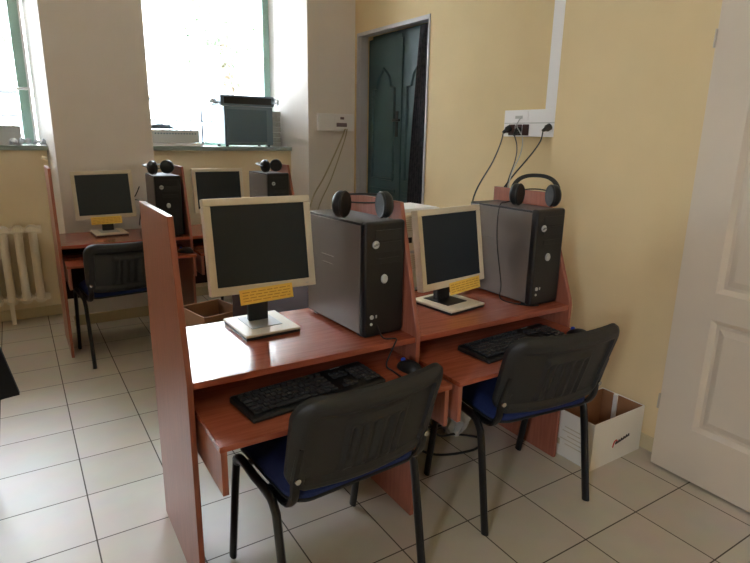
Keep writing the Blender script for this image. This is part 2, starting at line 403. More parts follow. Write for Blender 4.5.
# ------------------------------------------------------------------ monitors (origin: base centre, front towards -Y)
def make_monitor(label, loc, rz, head, angles, note=None, black_base=False):
    r = thing('flat_monitor', label, 'monitor', loc, rz, None)
    W, H = .405, .345
    root = T(*loc) @ Matrix.Rotation(rz, 4, 'Z')
    yw, tl, rl = [math.radians(a) for a in angles]
    Mt = root.inverted() @ T(*head) @ Matrix.Rotation(yw, 4, 'Z') @ Matrix.Rotation(rl, 4, 'Y') @ Matrix.Rotation(tl, 4, 'X') @ T(0, .05, 0)
    b = B(); add_prism(b, [(-.11, -.125), (.11, -.125), (.11, .12), (-.11, .12)], 2, .010, .020, .003)
    base = obj('stand_base', b, M_beige, r)
    b = B(); box2(b, (-.107, -.122, 0), (.107, .117, .0105)); obj('foot_pad', b, M_black, base)
    b = B(); box2(b, (-.062, -.06, .0195), (.062, .09, .0225), .001); obj('base_inlay', b, M_black if black_base else M_grey, base)
    tp = Mt @ Vector((0, .03, .13))
    b = B(); add_prism(b, [(-.04, .025), (.04, .025), (.036, .055), (-.036, .055)], 2, .02, .021, 0)
    t = bmesh.new(); lo = [(-.04, .022, .02), (.04, .022, .02), (.036, .056, .02), (-.036, .056, .02)]
    A = [t.verts.new(p) for p in lo]; Bq = [t.verts.new((tp.x + p[0], tp.y + p[1] - .039, tp.z)) for p in lo]
    t.faces.new(list(reversed(A))); t.faces.new(Bq)
    for k in range(4): t.faces.new((A[k], A[(k + 1) % 4], Bq[(k + 1) % 4], Bq[k]))
    bmesh.ops.bevel(t, geom=list(t.edges), offset=.004, segments=2, affect='EDGES'); b.free(); b = B(); merge(b, t); obj('neck', b, M_black, r)
    fr = .026
    b = B()
    for lo, hi in (((-W / 2, -.05, 0), (W / 2, -.012, fr + .004)), ((-W / 2, -.05, H - fr), (W / 2, -.012, H)), ((-W / 2, -.05, fr), (-W / 2 + fr, -.012, H - fr)), ((W / 2 - fr, -.05, fr), (W / 2, -.012, H - fr))):
        box2(b, lo, hi, .003, Mt)
    obj('bezel', b, M_beige, r)
    b = B(); box2(b, (-W / 2 + fr - .002, -.046, fr), (W / 2 - fr + .002, -.02, H - fr + .002), 0, Mt); obj('screen', b, M_screen, r)
    b = B(); add_prism(b, [(-W / 2 + .004, -.012), (W / 2 - .004, -.012), (W / 2 - .05, .03), (-W / 2 + .05, .03)], 2, .006, H - .006, .003, Mt); obj('rear_housing', b, M_beige, r)
    b = B(); add_box(b, (0, 0, 0), (.012, .002, .0025), 0, Mt @ T(.165, -.0505, .013)); obj('power_button', b, M_grey, r)
    if note:
        Mn = Mt @ T(note[0], -.0525, note[1]) @ Matrix.Rotation(note[2], 4, 'Y')
        b = B(); add_box(b, (0, 0, 0), (.205, .001, .055), 0, Mn); n = obj('paper_label', b, M_yellow, r, False); n['label'] = 'yellow paper strip stuck below the screen'
        b = B()
        for i in range(4):
            x = -.092
            while x < .088:
                w = random.uniform(.012, .032); w = min(w, .092 - x)
                add_box(b, (x + w / 2, -.0009, .016 - .0105 * i), (w, .0006, .0028), 0, Mn); x += w + .006
        obj('writing', b, M_ink, n, False)
    return r

g4 = 'flat beige monitors on the desks'
mon1 = make_monitor('beige flat monitor with yellow strip, nearest and largest on the front desk left half', (0.745, 1.985, ZSH), math.radians(1.5), (.740, 1.905, .940), (-1.1, -9.2, 0), (.0, -.011, math.radians(-2)), False)
mon2 = make_monitor('beige flat monitor on the front desk right half, lowered close to its base', (1.578, 1.865, ZSH), math.radians(8), (1.598, 1.838, .867), (8.5, -9.4, 0), (.06, -.008, math.radians(-2)), True)
mon3 = make_monitor('beige flat monitor with yellow strip on the back desk beside the pillar', (0.545, 4.50, ZSH), math.radians(3), (.540, 4.50, .886), (-6, -9, -1.5), (-.005, -.012, 0), False)
mon4 = make_monitor('beige flat monitor below the window on the right half of the back desk', (1.38, 4.50, ZSH), 0, (1.375, 4.47, .892), (0, -7, 0), None, False)

# ------------------------------------------------------------------ towers (origin: front bottom left corner; depth to +Y)
def make_tower(label, loc, rz):
    r = thing('computer_tower', label, 'computer', loc, rz, 'upright computer towers')
    W, Dp, H = .180, .43, .434
    b = B(); add_box(b, (W / 2, .03 + (Dp - .03) / 2, .008 + (H - .012) / 2), (W - .004, Dp - .03, H - .016), .004); obj('case', b, M_black, r)
    b = B(); add_box(b, (0.001, .03 + (Dp - .035) / 2, H / 2), (.004, Dp - .04, H - .03), .0018); add_box(b, (-.0015, .26, H * .63), (.003, .09, .004), .001); add_box(b, (-.0015, .26, H * .56), (.003, .075, .004), .001); obj('side_cover', b, M_tower, r)
    # front bezel, softly rounded
    b = B(); add_box(b, (W / 2, .02, H / 2 + .002), (W, .04, H - .004), .012, None, 3); bz = obj('front_bezel', b, M_black, r)
    b = B()
    for z in (.385, .34): add_box(b, (W / 2 + .012, -.001, z), (.118, .003, .036), .001)
    add_box(b, (W / 2 + .012, -.001, .290), (.102, .003, .02), .001)
    obj('drive_cover', b, M_blackm, bz)
    Mb = T(.045, -.001, .352) @ rotM('X', 90)
    b = B(); add_lathe(b, [(.0001, .004), (.013, .004), (.0145, .002), (.0145, -.002)], Mb, 20); bd = obj('badge', b, M_grey, bz)
    b = B(); text_bm(b, 'DELL', .0105, T(.045, -.0056, .352) @ rotM('Y', -20) @ rotM('X', 90)); obj('lettering', b, M_dink, bd, False)
    b = B(); add_lathe(b, [(.0001, .006), (.012, .006), (.015, .003), (.0155, -.002)], T(.085, -.001, .222) @ rotM('X', 90), 20, .95, 1.15); obj('power_button', b, M_grey, bz)
    b = B(); add_lathe(b, [(.0001, .002), (.008, .002), (.0085, -.001)], T(.032, -.001, .082) @ rotM('X', 90), 14); add_lathe(b, [(.0001, .002), (.005, .002), (.0055, -.001)], T(.030, -.001, .055) @ rotM('X', 90), 14); add_box(b, (.052, -.001, .082), (.006, .003, .012), .001); obj('front_ports', b, M_grey, bz)
    for x in (.02, W - .02):
        for y in (.05, Dp - .05):
            b = B(); add_box(b, (x, y, .004), (.02, .03, .008), .002); obj('foot', b, M_black, r)
    return r
tow1 = make_tower('black fronted grey computer tower beside the nearest monitor with the headphones facing forward', (1.018, 1.662, ZSH), math.radians(3))
tow2 = dup(tow1, 'black fronted grey computer tower at the right end of the front desk, by the wall', (1.871, 1.648, ZSH), math.radians(0))
tow3 = dup(tow1, 'black computer tower on the left half of the back desk, at its middle panel', (0.828, 4.2, ZSH), math.radians(-3))
tow4 = dup(tow1, 'computer tower at the right end of the back desk under the window', (1.682, 4.22, ZSH), math.radians(0))
ZTOP = ZSH + .434

# ------------------------------------------------------------------ headphones (origin: midway between the cups, on the surface)
def make_headphones(label, loc, rz, band, cz=.0495, bz=None):
    r = thing('headphones', label, 'headphones', loc, rz, 'black headphones on the computers')
    k_ = 1.33; bz = cz if bz is None else bz
    for s in (-1, 1):
        Mc = T(s * .083, 0, cz) @ rotM('Z', s * 22) @ rotM('Y', 90 * s) @ Matrix.Diagonal((k_, k_, 1.02, 1))
        b = B(); add_lathe(b, [(.0001, .022), (.018, .0215), (.03, .016), (.036, .007), (.0375, .000), (.0365, -.006), (.036, -.016), (.024, -.022), (.0001, -.021)], Mc, 28)
        cup = obj('ear_cup', b, M_black, r)
        b = B(); add_lathe(b, [(.024, -.022), (.034, -.023), (.0375, -.017), (.034, -.011), (.024, -.012), (.024, -.022)], Mc, 28); obj('ear_pad', b, M_blackm, cup)
    b = B(); pts = []
    for k in range(29):
        a = PI * k / 28; ss = math.sin(a)
        p = Vector((-.101 * math.copysign(abs(math.cos(a)) ** .8, math.cos(a)), 0, .105 * ss ** .8 if 0 < k < 28 else 0))
        pts.append(rotM('X', -band) @ p + Vector((0, 0, bz)))
    add_tube(b, pts, .004, 8, False, ry=.011); obj('headband', b, M_black, r)
    b = B(); pts2 = [rotM('X', -band - 25) @ Vector((-.088 * math.cos(PI * k / 12), 0, .05 * math.sin(PI * k / 12))) + Vector((0, 0, bz)) for k in range(13)]
    add_tube(b, pts2, .003, 6, False); obj('inner_strap', b, M_blackm, r)
    return r
hp1 = make_headphones('black headphones lying on the nearest computer tower', (1.077, 1.78, ZTOP), math.radians(-33), 84, .0495, .066)
hp2 = make_headphones('black headphones with raised band on the tower by the wall, under the sockets', (1.978, 1.77, ZTOP), math.radians(-47), 38)
hp3 = make_headphones('black headphones piled on the left tower of the back desk', (.905, 4.36, ZTOP), math.radians(38), 80)
hp4 = make_headphones('black headphones piled on the right tower of the back desk under the window', (1.77, 4.38, ZTOP), math.radians(34), 80)

# ------------------------------------------------------------------ keyboards and mice
def make_keyboard(label, loc, rz):
    r = thing('keyboard', label, 'keyboard', loc, rz, 'black keyboards on the trays')
    W, Dp = .50, .172
    tilt = Matrix.Rotation(math.radians(3), 4, 'X')
    b = B(); add_prism(b, [(-.086, .0), (.086, .0), (.086, .022), (.07, .026), (-.07, .016), (-.086, .012)], 0, -W / 2, W / 2, .004); obj('body', b, M_black, r)
    bk = B(); add_box(bk, (0, 0, .004), (.0168, .0168, .008), .003); kp = None
    b = B()
    base = None
    def key(x, y, w=1.0):
        nonlocal base
        z = .0175 + (y + .07) * .0715
        if base is None:
            base = obj('key', bk, M_key, r)
            o = base
        else:
            o = base.copy(); COL.objects.link(o); o.parent = r
        o.location = (x, y, z); o.scale = (w, 1, 1); o.rotation_euler = (math.radians(4), 0, 0)
    u = .0205
    x0 = -W / 2 + .022
    rows = [(-.058, [(1.25,), (1.25,), (1.25,), (6,), (1.25,), (1.25,), (1.25,), (1.25,)]),
            (-.036, [(2.25,)] + [(1,)] * 10 + [(2.5,)]), (-.0145, [(1.75,)] + [(1,)] * 11 + [(2,)]),
            (.007, [(1.5,)] + [(1,)] * 12 + [(1.25,)]), (.0285, [(1,)] * 13 + [(1.8,)])]
    for y, ws in rows:
        x = x0 - .01
        for (w,) in ws:
            key(x + w * u / 2, y, (w * u - .0037) / .0168); x += w * u
    for k in range(12): key(x0 + k * .0258, .054)
    for k in range(3):
        key(.098 + k * u, .007); key(.098 + k * u, .0285); key(.098 + k * u, -.058)
    key(.098 + u, -.036)
    for j in range(5):
        for k in range(4):
            if not (j == 0 and k == 0): key(.168 + k * u, -.058 + j * .0215)
    b = B()
    for k, w in enumerate((.006, .003, .005, .004, .006)): add_box(b, (.12 + .008 * k, .066, .0283), (w, .004, .0006), 0)
    obj('printed_mark', b, M_mark, r)
    return r
kb1 = make_keyboard('black keyboard on the tray below the nearest monitor', (.748, 1.553, ZT), math.radians(5.5))
kb2 = dup(kb1, 'black keyboard on the right tray of the front desk', (1.672, 1.532, ZT), math.radians(4))
def make_mouse(label, loc, rz):
    r = thing('computer_mouse', label, 'mouse', loc, rz, 'black mice on the trays')
    b = B(); t = bmesh.new(); bmesh.ops.create_uvsphere(t, u_segments=20, v_segments=12, radius=1)
    for v in t.verts:
        v.co = Vector((v.co.x * .031 * (1 - .1 * v.co.y), v.co.y * .056, max(v.co.z, -.1) * .036 * (1 - .18 * v.co.y) + .0045))
    merge(b, t); obj('body', b, M_black, r)
    b = B(); add_lathe(b, [(.0001, .004), (.009, .004), (.0095, 0), (.009, -.004), (.0001, -.004)], T(0, .03, .033) @ rotM('Y', 90), 14); w = obj('scroll_wheel', b, mat('painted_blue_reflection', (30, 70, 190), .3), r); w['label'] = 'scroll wheel coloured blue as a reflection'  # wheel colour stands in for a blue reflection on the mouse
    return r
ms1 = make_mouse('black mouse with a blue reflection painted on its wheel at the right end of the left front tray', (1.135, 1.535, ZT), math.radians(15))
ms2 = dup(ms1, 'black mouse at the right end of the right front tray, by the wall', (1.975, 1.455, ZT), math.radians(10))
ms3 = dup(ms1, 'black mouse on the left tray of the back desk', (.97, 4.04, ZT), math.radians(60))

# ------------------------------------------------------------------ chairs (origin: centre on the floor, faces +Y)
def shell_bm(W, H, r, thick, relief=True, nx=44, nz=36):
    """rounded-rectangle plate in XZ, back towards -Y with a recessed ribbed field"""
    t = bmesh.new()
    def hw(z):
        d = max(0.0, abs(z) - (H - r)); k = W - r + math.sqrt(max(0.0, r * r - d * d))
        return k * (1 - .05 * (z / H + 1) * .5 * -1) * .975
    F = []; Bk = []
    for j in range(nz + 1):
        z = -H * math.cos(PI * j / nz) * 1.0
        w = hw(z); rf = []; rb = []
        for i in range(nx + 1):
            s = -math.cos(PI * i / nx) * .55 + (2 * i / nx - 1) * .45; x = s * w
            curve = -.035 * (x / W) ** 2 * -1
            e = max(abs(s), abs(z) / H)
            th = thick * (1 - max(0, (e - .86) / .14) ** 2 * .55)
            yb = curve - th
            if relief:
                inx, inz = abs(x) < W * .80, -.72 * H < z < .70 * H
                if inx and inz: yb += .011
                if abs(x) < W * .40 and -.62 * H < z < .48 * H:
                    yb -= .010 if (abs(x) > W * .34 or z > .38 * H) else (.009 if int((x + W) / (W * .085)) % 2 == 0 else .001)
            rf.append(t.verts.new((x, curve, z))); rb.append(t.verts.new((x, yb, z)))
        F.append(rf); Bk.append(rb)
    for j in range(nz):
        for i in range(nx):
            t.faces.new((F[j][i], F[j + 1][i], F[j + 1][i + 1], F[j][i + 1])); t.faces.new((Bk[j][i], Bk[j][i + 1], Bk[j + 1][i + 1], Bk[j + 1][i]))
    for j in range(nz):
        t.faces.new((F[j][0], Bk[j][0], Bk[j + 1][0], F[j + 1][0])); t.faces.new((F[j][nx], F[j + 1][nx], Bk[j + 1][nx], Bk[j][nx]))
    for i in range(nx):
        t.faces.new((F[0][i], F[0][i + 1], Bk[0][i + 1], Bk[0][i])); t.faces.new((F[nz][i], Bk[nz][i], Bk[nz][i + 1], F[nz][i + 1]))
    bmesh.ops.recalc_face_normals(t, faces=list(t.faces)); return t

def make_chair(label, loc, rz):
    r = thing('stacking_chair', label, 'chair', loc, rz, 'black stacking chairs with blue seats')
    hw, hd = .262, .222
    for s in (-1, 1):
        # front leg and rear leg meet in a rail that runs beside the seat
        b = B(); add_tube(b, [(s * hw, hd, .012), (s * hw, hd - .07, .40), (s * hw, hd - .085, .445), (s * hw, hd - .12, .468), (s * hw, hd - .17, .468), (s * hw, .0, .462)], .0125, 10, True, ry=.0185, sub=6, up=(1, 0, 0)); obj('leg', b, M_leg, r)
        b = B(); add_tube(b, [(s * hw, -hd, .012), (s * hw, -hd + .06, .37), (s * hw, -hd + .08, .43), (s * hw, -hd + .115, .458), (s * hw, -hd + .17, .462), (s * hw, .0, .462)], .0125, 10, True, ry=.0185, sub=6, up=(1, 0, 0)); obj('leg', b, M_leg, r)
        for y in (hd, -hd):
            pass
    b = B()
    for y in (-.09, .09): add_tube(b, [(-hw, y, .455), (hw, y, .455)], .011, 8, False)
    obj('cross_bar', b, M_leg, r)
    for s in (-1, 1):
        b = B(); add_tube(b, [(s * .235, -.06, .452), (s * .235, -.17, .455), (s * .235, -.215, .50), (s * .235, -.228, .57), (s * .23, -.262, .68)], .0105, 8, True, ry=.016); bs = obj('back_support', b, M_leg, r)
        b = B(); add_lathe(b, [(.0001, .006), (.009, .005), (.0095, 0)], T(s * .235, -.240, .565) @ rotM('X', 90), 12); obj('bolt', b, M_chrome, bs)
    # seat: cushion over a black under-shell
    def pad(z0, th, W, Dp, rr, dome):
        t = bmesh.new(); n = 26; top = []; bot = []
        for j in range(n + 1):
            v = -math.cos(PI * j / n); y = v * Dp; d = max(0, abs(y) - (Dp - rr)); w = W - rr + math.sqrt(max(0, rr * rr - d * d))
            a = []; c = []
            for i in range(n + 1):
                s = -math.cos(PI * i / n); x = s * w; e = max(abs(s), abs(v))
                z = z0 + th * (1 - max(0, (e - .75) / .25) ** 2.2 * .75) - dome * math.cos(y / Dp * 1.4) * math.cos(s * 1.4) - .03 * max(0, v - .5) ** 2 * 2
                a.append(t.verts.new((x, y, z))); c.append(t.verts.new((x, y, z0 - .03 * max(0, v - .5) ** 2 * 2)))
            top.append(a); bot.append(c)
        for j in range(n):
            for i in range(n):
                t.faces.new((top[j][i], top[j][i + 1], top[j + 1][i + 1], top[j + 1][i])); t.faces.new((bot[j][i], bot[j + 1][i], bot[j + 1][i + 1], bot[j][i + 1]))
            t.faces.new((top[j][0], top[j + 1][0], bot[j + 1][0], bot[j][0])); t.faces.new((top[j][n], bot[j][n], bot[j + 1][n], top[j + 1][n]))
        for i in range(n):
            t.faces.new((top[0][i], bot[0][i], bot[0][i + 1], top[0][i + 1])); t.faces.new((top[n][i], top[n][i + 1], bot[n][i + 1], bot[n][i]))
        bmesh.ops.recalc_face_normals(t, faces=list(t.faces)); return t
    b = B(); merge(b, pad(.478, .045, .238, .215, .07, .008)); obj('seat', b, M_blue, r)
    b = B(); merge(b, pad(.467, .018, .240, .217, .07, 0)); obj('seat_shell', b, M_blackm, r)
    Mb = T(0, -.262, .668) @ rotM('X', 17)
    b = B(); t = shell_bm(.262, .17, .075, .034, True, 88, 48)
    for v in t.verts: v.co = Mb @ v.co
    merge(b, t); bk = obj('backrest', b, M_blackm, r); bk.data.set_sharp_from_angle(angle=math.radians(60))
    b = B(); t = shell_bm(.245, .15, .065, .004, False, 24, 20)
    for v in t.verts: v.co = Mb @ (v.co + Vector((0, .006, 0)))
    merge(b, t); obj('back_cushion', b, M_blue, bk)
    return r
ch1 = make_chair('black stacking chair with blue seat, nearest, pulled up to the left front tray', (.786, 1.524, 0), math.radians(3.6))
ch2 = dup(ch1, 'black stacking chair pulled out before the right half of the front desk', (1.667, 1.527, 0), math.radians(-7))
ch0 = dup(ch1, 'black stacking chair tucked under the back desk beside the radiator', (.535, 4.07, 0), math.radians(6))
ch3 = dup(ch1, 'black stacking chair at the back desk, mostly hidden behind the nearest monitor', (1.52, 4.0, 0), math.radians(0))

# ------------------------------------------------------------------ open cartons
def carton(name, label, loc, rz, W, Dp, H, mo, mi, flaps):
    r = thing(name, label, 'box', loc, rz); th = .005
    b = B()
    box2(b, (0, 0, 0), (W, Dp, th)); box2(b, (0, 0, th), (W, th, H)); box2(b, (0, Dp - th, th), (W, Dp, H)); box2(b, (0, th, th), (th, Dp - th, H)); box2(b, (W - th, th, th), (W, Dp - th, H))
    obj('walls', b, mo, r, False)
    b = B(); e = .0012
    box2(b, (th, th, th), (W - th, Dp - th, th + e)); box2(b, (th, th, th + e), (W - th, th + e, H - .002)); box2(b, (th, Dp - th - e, th + e), (W - th, Dp - th, H - .002)); box2(b, (th, th + e, th + e), (th + e, Dp - th - e, H - .002)); box2(b, (W - th - e, th + e, th + e), (W - th, Dp - th - e, H - .002))
    l = obj('lining', b, mi, r, False); l['label'] = 'bare brown inner side'
    return r
cb = carton('carton', 'open white printed carton on the floor between the front desk and the wall', (2.108, 1.412, 0), math.radians(0.5), .388, .24, .238, M_cardw, M_card, False)
b = B(); box2(b, (.370, .14, .02), (.378, .162, .239)); obj('torn_flap', b, M_cardw, cb, False)
b = B(); add_tube(b, [(.158, -.001, .078), (.166, -.001, .104), (.182, -.001, .111), (.190, -.001, .104)], .003, 6); obj('red_logo_stroke', b, M_red, cb)
b = B()
pts = [(.176 + .0095 * k, -.001, .093 + .0016 * k + (.008 if k % 2 else -.003)) for k in range(12)]
add_tube(b, pts, .0032, 6, sub=4); add_tube(b, [(.178, -.001, .090), (.285, -.001, .108)], .002, 6, False); obj('printed_name', b, M_dink, cb)
b = B()
for k in range(5): add_box(b, (-.0006, .10 + .02 * (k % 2), .16 - .022 * k), (.001, .12 - .02 * (k % 3), .004), 0)
add_box(b, (-.0006, .2, .07), (.001, .04, .03)); obj('side_print', b, M_pipe, cb, False)
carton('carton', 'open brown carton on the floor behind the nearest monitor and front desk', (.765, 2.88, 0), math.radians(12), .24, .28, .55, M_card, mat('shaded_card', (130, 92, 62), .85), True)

# ------------------------------------------------------------------ dark table with old computers behind the front desk
t = thing('dark_table', 'dark brown table behind the front desk carrying old beige computers', 'table', (.885, 2.20, 0))
b = B(); box2(b, (0, 0, .685), (1.32, .62, .712), .003); obj('table_top', b, M_dwood, t)
b = B(); box2(b, (.02, .56, .12), (1.30, .58, .684)); obj('back_panel', b, M_dwood, t)
for x in (.01, 1.29):
    b = B(); box2(b, (x, .02, 0), (x + .02, .6, .684), .001); obj('side_panel', b, M_dwood, t)
def old_pc(label, loc, vents):
    r = thing('desktop_computer', label, 'computer', loc, 0, 'old beige desktop computers')
    b = B(); add_box(b, (.21, .2, .1), (.42, .4, .2), .006); obj('case', b, M_beige, r)
    b = B()
    for k in range(7): add_box(b, (-.0005, .2, .185 - .011 * k), (.003, .36, .0045)); add_box(b, (.1, -.0005, .185 - .011 * k), (.19, .003, .0045))
    obj('vent_slots', b, M_pipe, r, False)
    b = B(); add_box(b, (.055, -.001, .068), (.09, .006, .03), .002); add_box(b, (.3, -.001, .068), (.15, .006, .03), .002); obj('drive_slot', b, M_black, r)
    b = B(); add_box(b, (.21, -.006, .006), (.42, .016, .012), .003); obj('foot_strip', b, M_grey, r)
    return r
pc1 = old_pc('old beige desktop computer at the bottom of the stack behind the front desk', (1.62, 2.33, .712), True)
pc2 = dup(pc1, 'old beige desktop computer on top of another, behind the front desk', (1.612, 2.335, .913))
b = B()
for k in range(6): add_box(b, (.2, .16, .003 * k + .0015), (.3, .22, .0028), 0, rotM('Z', 3 * (k % 3)))
tag(obj('paper_stack', b, M_paper, None, False, (1.615, 2.36, 1.113)), 'loose white papers on top of the old beige computers', 'papers')

# ------------------------------------------------------------------ radiator
r = thing('radiator', 'cream ribbed cast iron radiator under the left window', 'radiator', (0, 5.13, 0))
for k in range(11):
    x = .07 - .098 * k
    b = B()
    add_tube(b, [(x, -.05, .20), (x, -.052, .3), (x, -.052, .62), (x, -.05, .74)], .029, 12, True, ry=.037)
    add_tube(b, [(x, .05, .20), (x, .052, .3), (x, .052, .62), (x, .05, .74)], .029, 12, True, ry=.037)
    for z in (.20, .745): add_tube(b, [(x, -.06, z), (x, .06, z)], .036, 12, False, ry=.042)
    obj('rib', b, M_rad, r)
b = B(); add_tube(b, [(-1.0, 0, .20), (.14, 0, .20)], .02, 10, False); add_tube(b, [(-1.0, 0, .745), (.115, 0, .745)], .02, 10, False)
for z in (.20, .745): add_lathe(b, [(.0001, .02), (.03, .018), (.032, -.018), (.0001, -.02)], T(.115, 0, z) @ rotM('Y', 90), 12)
obj('header_pipe', b, M_rad, r)
for x in (-.15, -.82):
    b = B(); box2(b, (x, -.03, 0), (x + .03, .03, .17)); obj('stand', b, M_rad, r)
b = B(); add_tube(b, [(.2, 5.16, 1.30), (.228, 5.16, 1.29), (.23, 5.2, 1.285)], .012, 8); tag(obj('pipe_stub', b, M_rad), 'small cream pipe stub on the wall under the left window sill', 'pipe')

# ------------------------------------------------------------------ things on the window sills
def sx(p): return p
r = thing('microwave_oven', 'boxy appliance with dark grey front and pale side on the window sill', 'appliance', (1.69, 5.27, ZS), math.radians(0))
b = B(); add_box(b, (.235, .16, .19), (.46, .30, .335), .006); obj('case', b, M_grey, r)
b = B(); add_box(b, (.235, 0, .19), (.47, .03, .345), .005); fr = obj('front', b, M_dgrey, r)
b = B(); add_box(b, (.215, -.016, .19), (.385, .006, .29), .003); obj('door_window', b, mat('smoked_glass', (88, 108, 122), .2), fr)
for x in (.03, .44):
    for y in (.03, .28):
        b = B(); add_lathe(b, [(.014, 0), (.016, .018)], T(x, y, 0), 10); obj('foot', b, M_black, r)
r = thing('video_player', 'flat dark device wrapped in clear film, lying on top of the boxy appliance', 'device', (1.675, 5.27, ZS + .365))
b = B(); add_box(b, (.25, .13, .05), (.52, .26, .096), .01); obj('case', b, M_dgrey, r)
b = B(); add_box(b, (.25, -.004, .05), (.46, .008, .06), .002); obj('front_panel', b, M_black, r)
b = B()
for k in range(5): add_lathe(b, [(.0001, .012), (.02 - .002 * (k % 3), .004), (.024, -.006), (.0001, -.014)], T(.525 + .014 * k, .05 + .03 * (k % 3), .045 + .014 * ((k * 3) % 4)) @ rotM('X', 35 * k) @ rotM('Y', 20 * k), 9)
obj('film_wrap', b, M_bag, r); b = B()
for k in range(4): add_lathe(b, [(.0001, .012), (.02, .003), (.022, -.006), (.0001, -.012)], T(-.015 - .016 * k, .06 + .02 * (k % 2), .03 + .004 * k) @ rotM('X', 40 * k) @ rotM('Y', 30), 9)
obj('film_wrap', b, M_bag, r)
r = thing('flat_scanner', 'flat pale grey device with a row of vents at the left of the window sill', 'device', (1.055, 5.29, ZS + .028))
b = B(); add_box(b, (.205, .15, .058), (.41, .30, .112), .006); obj('case', b, M_grey, r)
b = B()
for k in range(15): add_box(b, (.03 + .0245 * k, -.0005, .082), (.014, .003, .012))
obj('vent_slots', b, M_dgrey, r, False)
b = B(); add_prism(b, [(-.0, .122), (.02, .152), (.08, .165), (.17, .158), (.235, .122)], 1, .1, .2, .002); obj('lid_hump', b, M_dgrey, r)
b = B(); add_box(b, (.2, .13, .013), (.48, .30, .025), .004); tag(obj('flat_case', b, M_trim, None, True, (1.045, 5.27, ZS + .001)), 'thin white flat case under the pale grey device on the sill', 'device')
b = B()
for k in range(7): add_box(b, (.055, .1, .012 + .05 * k), (.105 - .004 * (k % 3), .16, .047), .003)
tag(obj('paper_bundle', b, mat('grey_paper', (175, 172, 162), .8, var=.15, scale=30), None, False, (2.205, 5.40, ZS + .001)), 'grey bundle of papers standing between the boxy appliance and the window reveal', 'papers')
r = thing('picture_frame', 'thin dark rimmed clear panel leaning behind the boxy appliance', 'panel', (1.57, 5.56, ZS))
b = B(); add_tube(b, [(0, 0, .005), (0, 0, .385), (.13, 0, .385)], .009, 6, False); obj('rim', b, M_iron, r)
b = B(); box2(b, (.0, .001, .03), (.13, .004, .38)); obj('clear_sheet', b, M_glass, r, False)
b = B(); add_box(b, (0, 0, .075), (.34, .18, .148), .004); tag(obj('grey_box', b, M_grey, None, True, (-.08, 5.47, ZS + .001)), 'grey box on the sill of the left window', 'box')
random.seed(3)
b = B()
for k in range(9): add_lathe(b, [(.0001, .016), (.022, .006), (.026, -.004), (.0001, -.014)], T(.02 + .026 * k + random.uniform(-.01, .01), 5.32 + random.uniform(-.04, .04), ZS + .02 + random.uniform(0, .02)) @ rotM('X', random.uniform(0, 180)) @ rotM('Y', random.uniform(0, 90)), 7)
tag(obj('crumpled_film', b, M_bag, None, False), 'crumpled clear plastic film on the left sill by the pillar', 'plastic film')

# ------------------------------------------------------------------ sockets, ducts, cables
def plug_bm(bm, p, d):
    d = Vector(d).normalized(); q = d.to_track_quat('Z', 'Y').to_matrix().to_4x4()
    add_lathe(bm, [(.0001, -.004), (.021, -.002), (.021, .022), (.013, .034), (.008, .055), (.0001, .056)], T(*p) @ q, 14)
r = thing('socket_strip', 'white cable trunking with sockets and black plugs on the right wall', 'sockets', (XW, 0, 0))
b = B(); box2(b, (-.045, 2.33, 1.515), (-.001, 2.81, 1.68), .004); tk = obj('trunking', b, M_trim, r)
b = B(); box2(b, (-.049, 2.34, 1.596), (-.045, 2.80, 1.601)); obj('lid_seam', b, M_grey, tk, False)
b = B(); box2(b, (-.05, 2.60, 1.612), (-.044, 2.74, 1.672), .003); pl = obj('network_outlet', b, M_trim, r)
b = B(); add_box(b, (-.0515, 2.675, 1.635), (.003, .06, .018)); obj('jack', b, M_grey, pl)
for k, y in enumerate((2.735, 2.675, 2.615)):
    b = B(); add_box(b, (-.047, y, 1.557), (.01, .052, .068), .004); obj('socket', b, M_plug, r)
r2 = thing('socket_strip', 'white cable trunking with a network socket beside the green doorway', 'sockets', (0, YP, 0))
b = B(); box2(b, (2.425, -.045, 1.545), (2.80, -.001, 1.70), .004); tk = obj('trunking', b, M_trim, r2)
b = B(); add_box(b, (2.66, -.048, 1.625), (.14, .008, .13), .003); pl = obj('outlet', b, M_trim, r2)
b = B(); add_box(b, (2.66, -.054, 1.60), (.11, .008, .035), .003); add_box(b, (2.665, -.054, 1.66), (.04, .006, .022), .003); obj('jack', b, mat('mauve_socket', (128, 108, 116), .5), pl)
b = B(); add_tube(b, [(2.70, YP - .05, 1.565), (2.66, YP - .03, 1.45), (2.5, YP - .012, 1.13), (2.36, YP - .012, .9), (2.28, YP - .05, .6)], .008, 6); tag(obj('wall_cable', b, M_pipe), 'pale cable slanting down the wall from the outlet beside the doorway, the left one', 'cable')
b = B(); add_tube(b, [(2.72, YP - .05, 1.565), (2.70, YP - .03, 1.45), (2.57, YP - .012, 1.1), (2.44, YP - .012, .85), (2.36, YP - .05, .6)], .006, 6); tag(obj('wall_cable', b, M_pipe), 'pale cable slanting down the wall from the outlet beside the doorway, the right one', 'cable')
b = B(); box2(b, (XW - .03, 2.395, 1.68), (XW - .001, 2.485, ZC), .004); struct('trim_3', b, M_trim)
